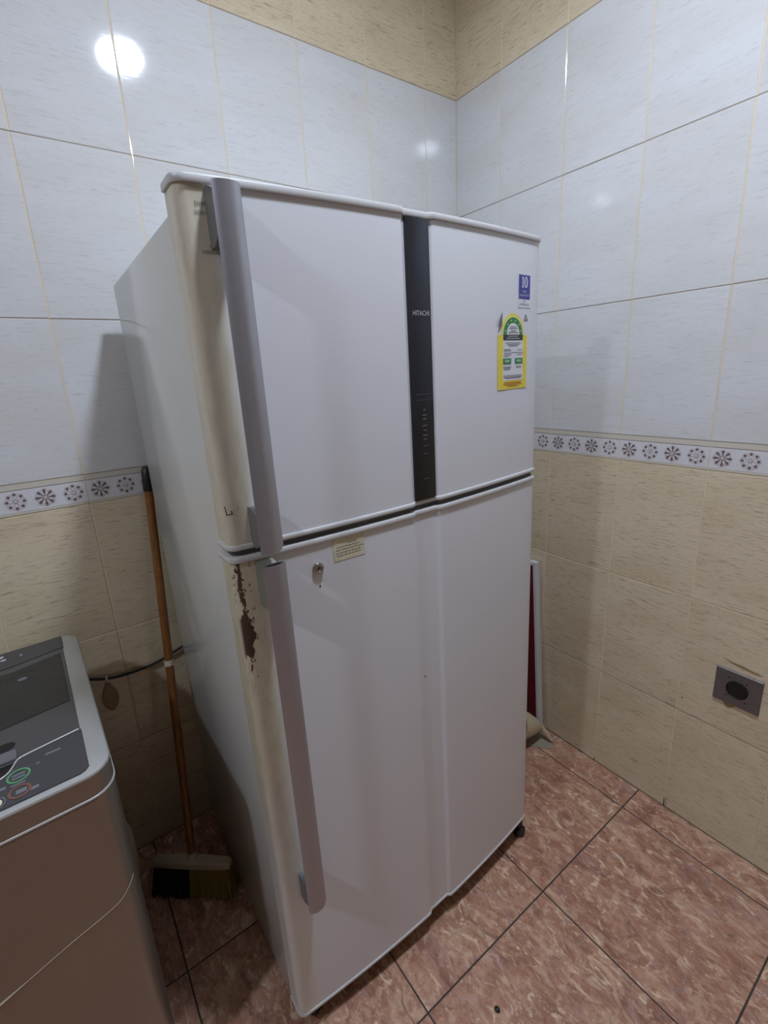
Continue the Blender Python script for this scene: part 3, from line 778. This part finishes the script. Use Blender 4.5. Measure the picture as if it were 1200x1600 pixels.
fun = empty('plastic_funnel', (-.047, -.57, 0), 'cream plastic funnel with a narrow spout lying in front of the red board', 'funnel')
T = Vector((-.052, -.565, .010)); S = Vector((-.070, -.519, .062)); E_ = Vector((-.165, -.480, .098))
O_ = Vector(fun.location)
bm = bmesh.new(); add_tube(bm, [T-O_, T+(S-T)*.12-O_, S-O_, S+(E_-S).normalized()*.012-O_], [.004, .0065, .0125, .0155], 14); bm_obj('spout', bm, M['cream_plastic'], fun, smooth=.9)
bm = bmesh.new(); ax2 = (E_-S)
add_tube(bm, [S+ax2*k-O_ for k in (0, .05, .3, .6, .9, 1.0)], [.014, .019, .033, .048, .060, .064], 24, caps=False)
add_tube(bm, [S+ax2*k-O_ for k in (0, .05, .3, .6, .9, 1.0)], [.012, .017, .031, .046, .058, .062], 24, caps=False); bm_obj('cone', bm, M['cream_plastic'], fun, smooth=.9)
bm = bmesh.new(); sh = [(-.045, -.492), (-.041, -.556), (-.052, -.572), (-.072, -.580), (-.095, -.567), (-.130, -.520), (-.170, -.470), (-.160, -.430), (-.100, -.440)]
plate(bm, sh, .0022, base=.0002); tag(bm_obj('plastic_sheet', bm, M['olive_sheet']), 'flat grey olive plastic scrap on the floor under the cream funnel', 'sheet')

# ------------------------------------------------------------------ wall socket
sock = empty('wall_socket', (0, -1.105, .541), 'square steel plate with a round black socket low on the right wall', 'socket')
# local: x towards viewer (-y), y up, z out of wall (-x)
sock.matrix_world = Matrix(((0, 0, -1, -.0002), (-1, 0, 0, -1.1055), (0, 1, 0, .541), (0, 0, 0, 1)))
bm = bmesh.new(); add_box(bm, -.0555, -.053, 0, .0555, .053, .006, .0012, 1); bm_obj('plate', bm, M['steel'], sock)
bm = bmesh.new(); add_rings(bm, lathe_rings([(.0265, .006), (.0265, .0085), (.024, .0095), (.023, .0075), (.004, .0070)], 28)); rec = bm_obj('receptacle', bm, M['hole'], sock, smooth=.5)
for x, y in ((-.008, .004), (.008, .004), (0, -.010)):
    bm = bmesh.new(); add_box(bm, x-.0015, y-.004, .0072, x+.0015, y+.004, .0078); bm_obj('slot', bm, M['black_gloss'], rec)
for x, y in ((-.022, .031), (.020, .029), (-.024, -.026), (.022, -.030), (.006, .036)):
    bm = bmesh.new(); r = .0024 if y < .036 else .0012; add_rings(bm, [[(x+r*q*math.cos(2*PI*k/10), y+r*q*math.sin(2*PI*k/10), z) for k in range(10)] for q, z in ((1, .006), (1, .0066), (.6, .0070))]); bm_obj('screw', bm, M['dark'], sock)
# old drip stains around it: part of the wall
def stain(pts, m='stain'):
    bm = bmesh.new(); plate(bm, pts, .00015); o = bm_obj('stain', bm, M[m], wall_right)
    o.matrix_world = Matrix(((0, 0, -1, -.0006), (-1, 0, 0, -1.1055), (0, 1, 0, .541), (0, 0, 0, 1)))
stain([(-.045, .083), (-.02, .078), (.005, .078), (.030, .072), (.052, .070), (.040, .067), (.010, .069), (-.020, .073)])
stain([(-.030, -.053), (-.026, -.064), (-.018, -.070), (-.008, -.066), (0, -.058), (.004, -.053)])

for yj, h, wd in ((.9595, .030, .0034), (.9660, .040, .0012), (.7105, .012, .003), (.4615, .022, .002)):
    stain([(yj-1.1055-wd/2, -.540), (yj-1.1055+wd/2, -.540), (yj-1.1055+wd*.3, -.540+h), (yj-1.1055-wd*.3, -.540+h)], 'dark')
stain([(-.134+.0022*math.cos(2*PI*k/8), -.106+.0022*math.sin(2*PI*k/8)) for k in range(8)], 'dark')

# ------------------------------------------------------------------ specks on the floor
bm = bmesh.new(); add_rings(bm, [[(r*math.cos(2*PI*k/10), r*1.2*math.sin(2*PI*k/10), z) for k in range(10)] for r, z in ((.005, 0), (.0062, .002), (.004, .005), (.001, .006))])
x = bm_obj('floor_debris', bm, M['black'], smooth=True); x.location = (-.854, -.973, .0003); tag(x, 'tiny black bit of debris lying on the floor tile in the foreground', 'debris')  # small black bead added for an unidentified dark speck
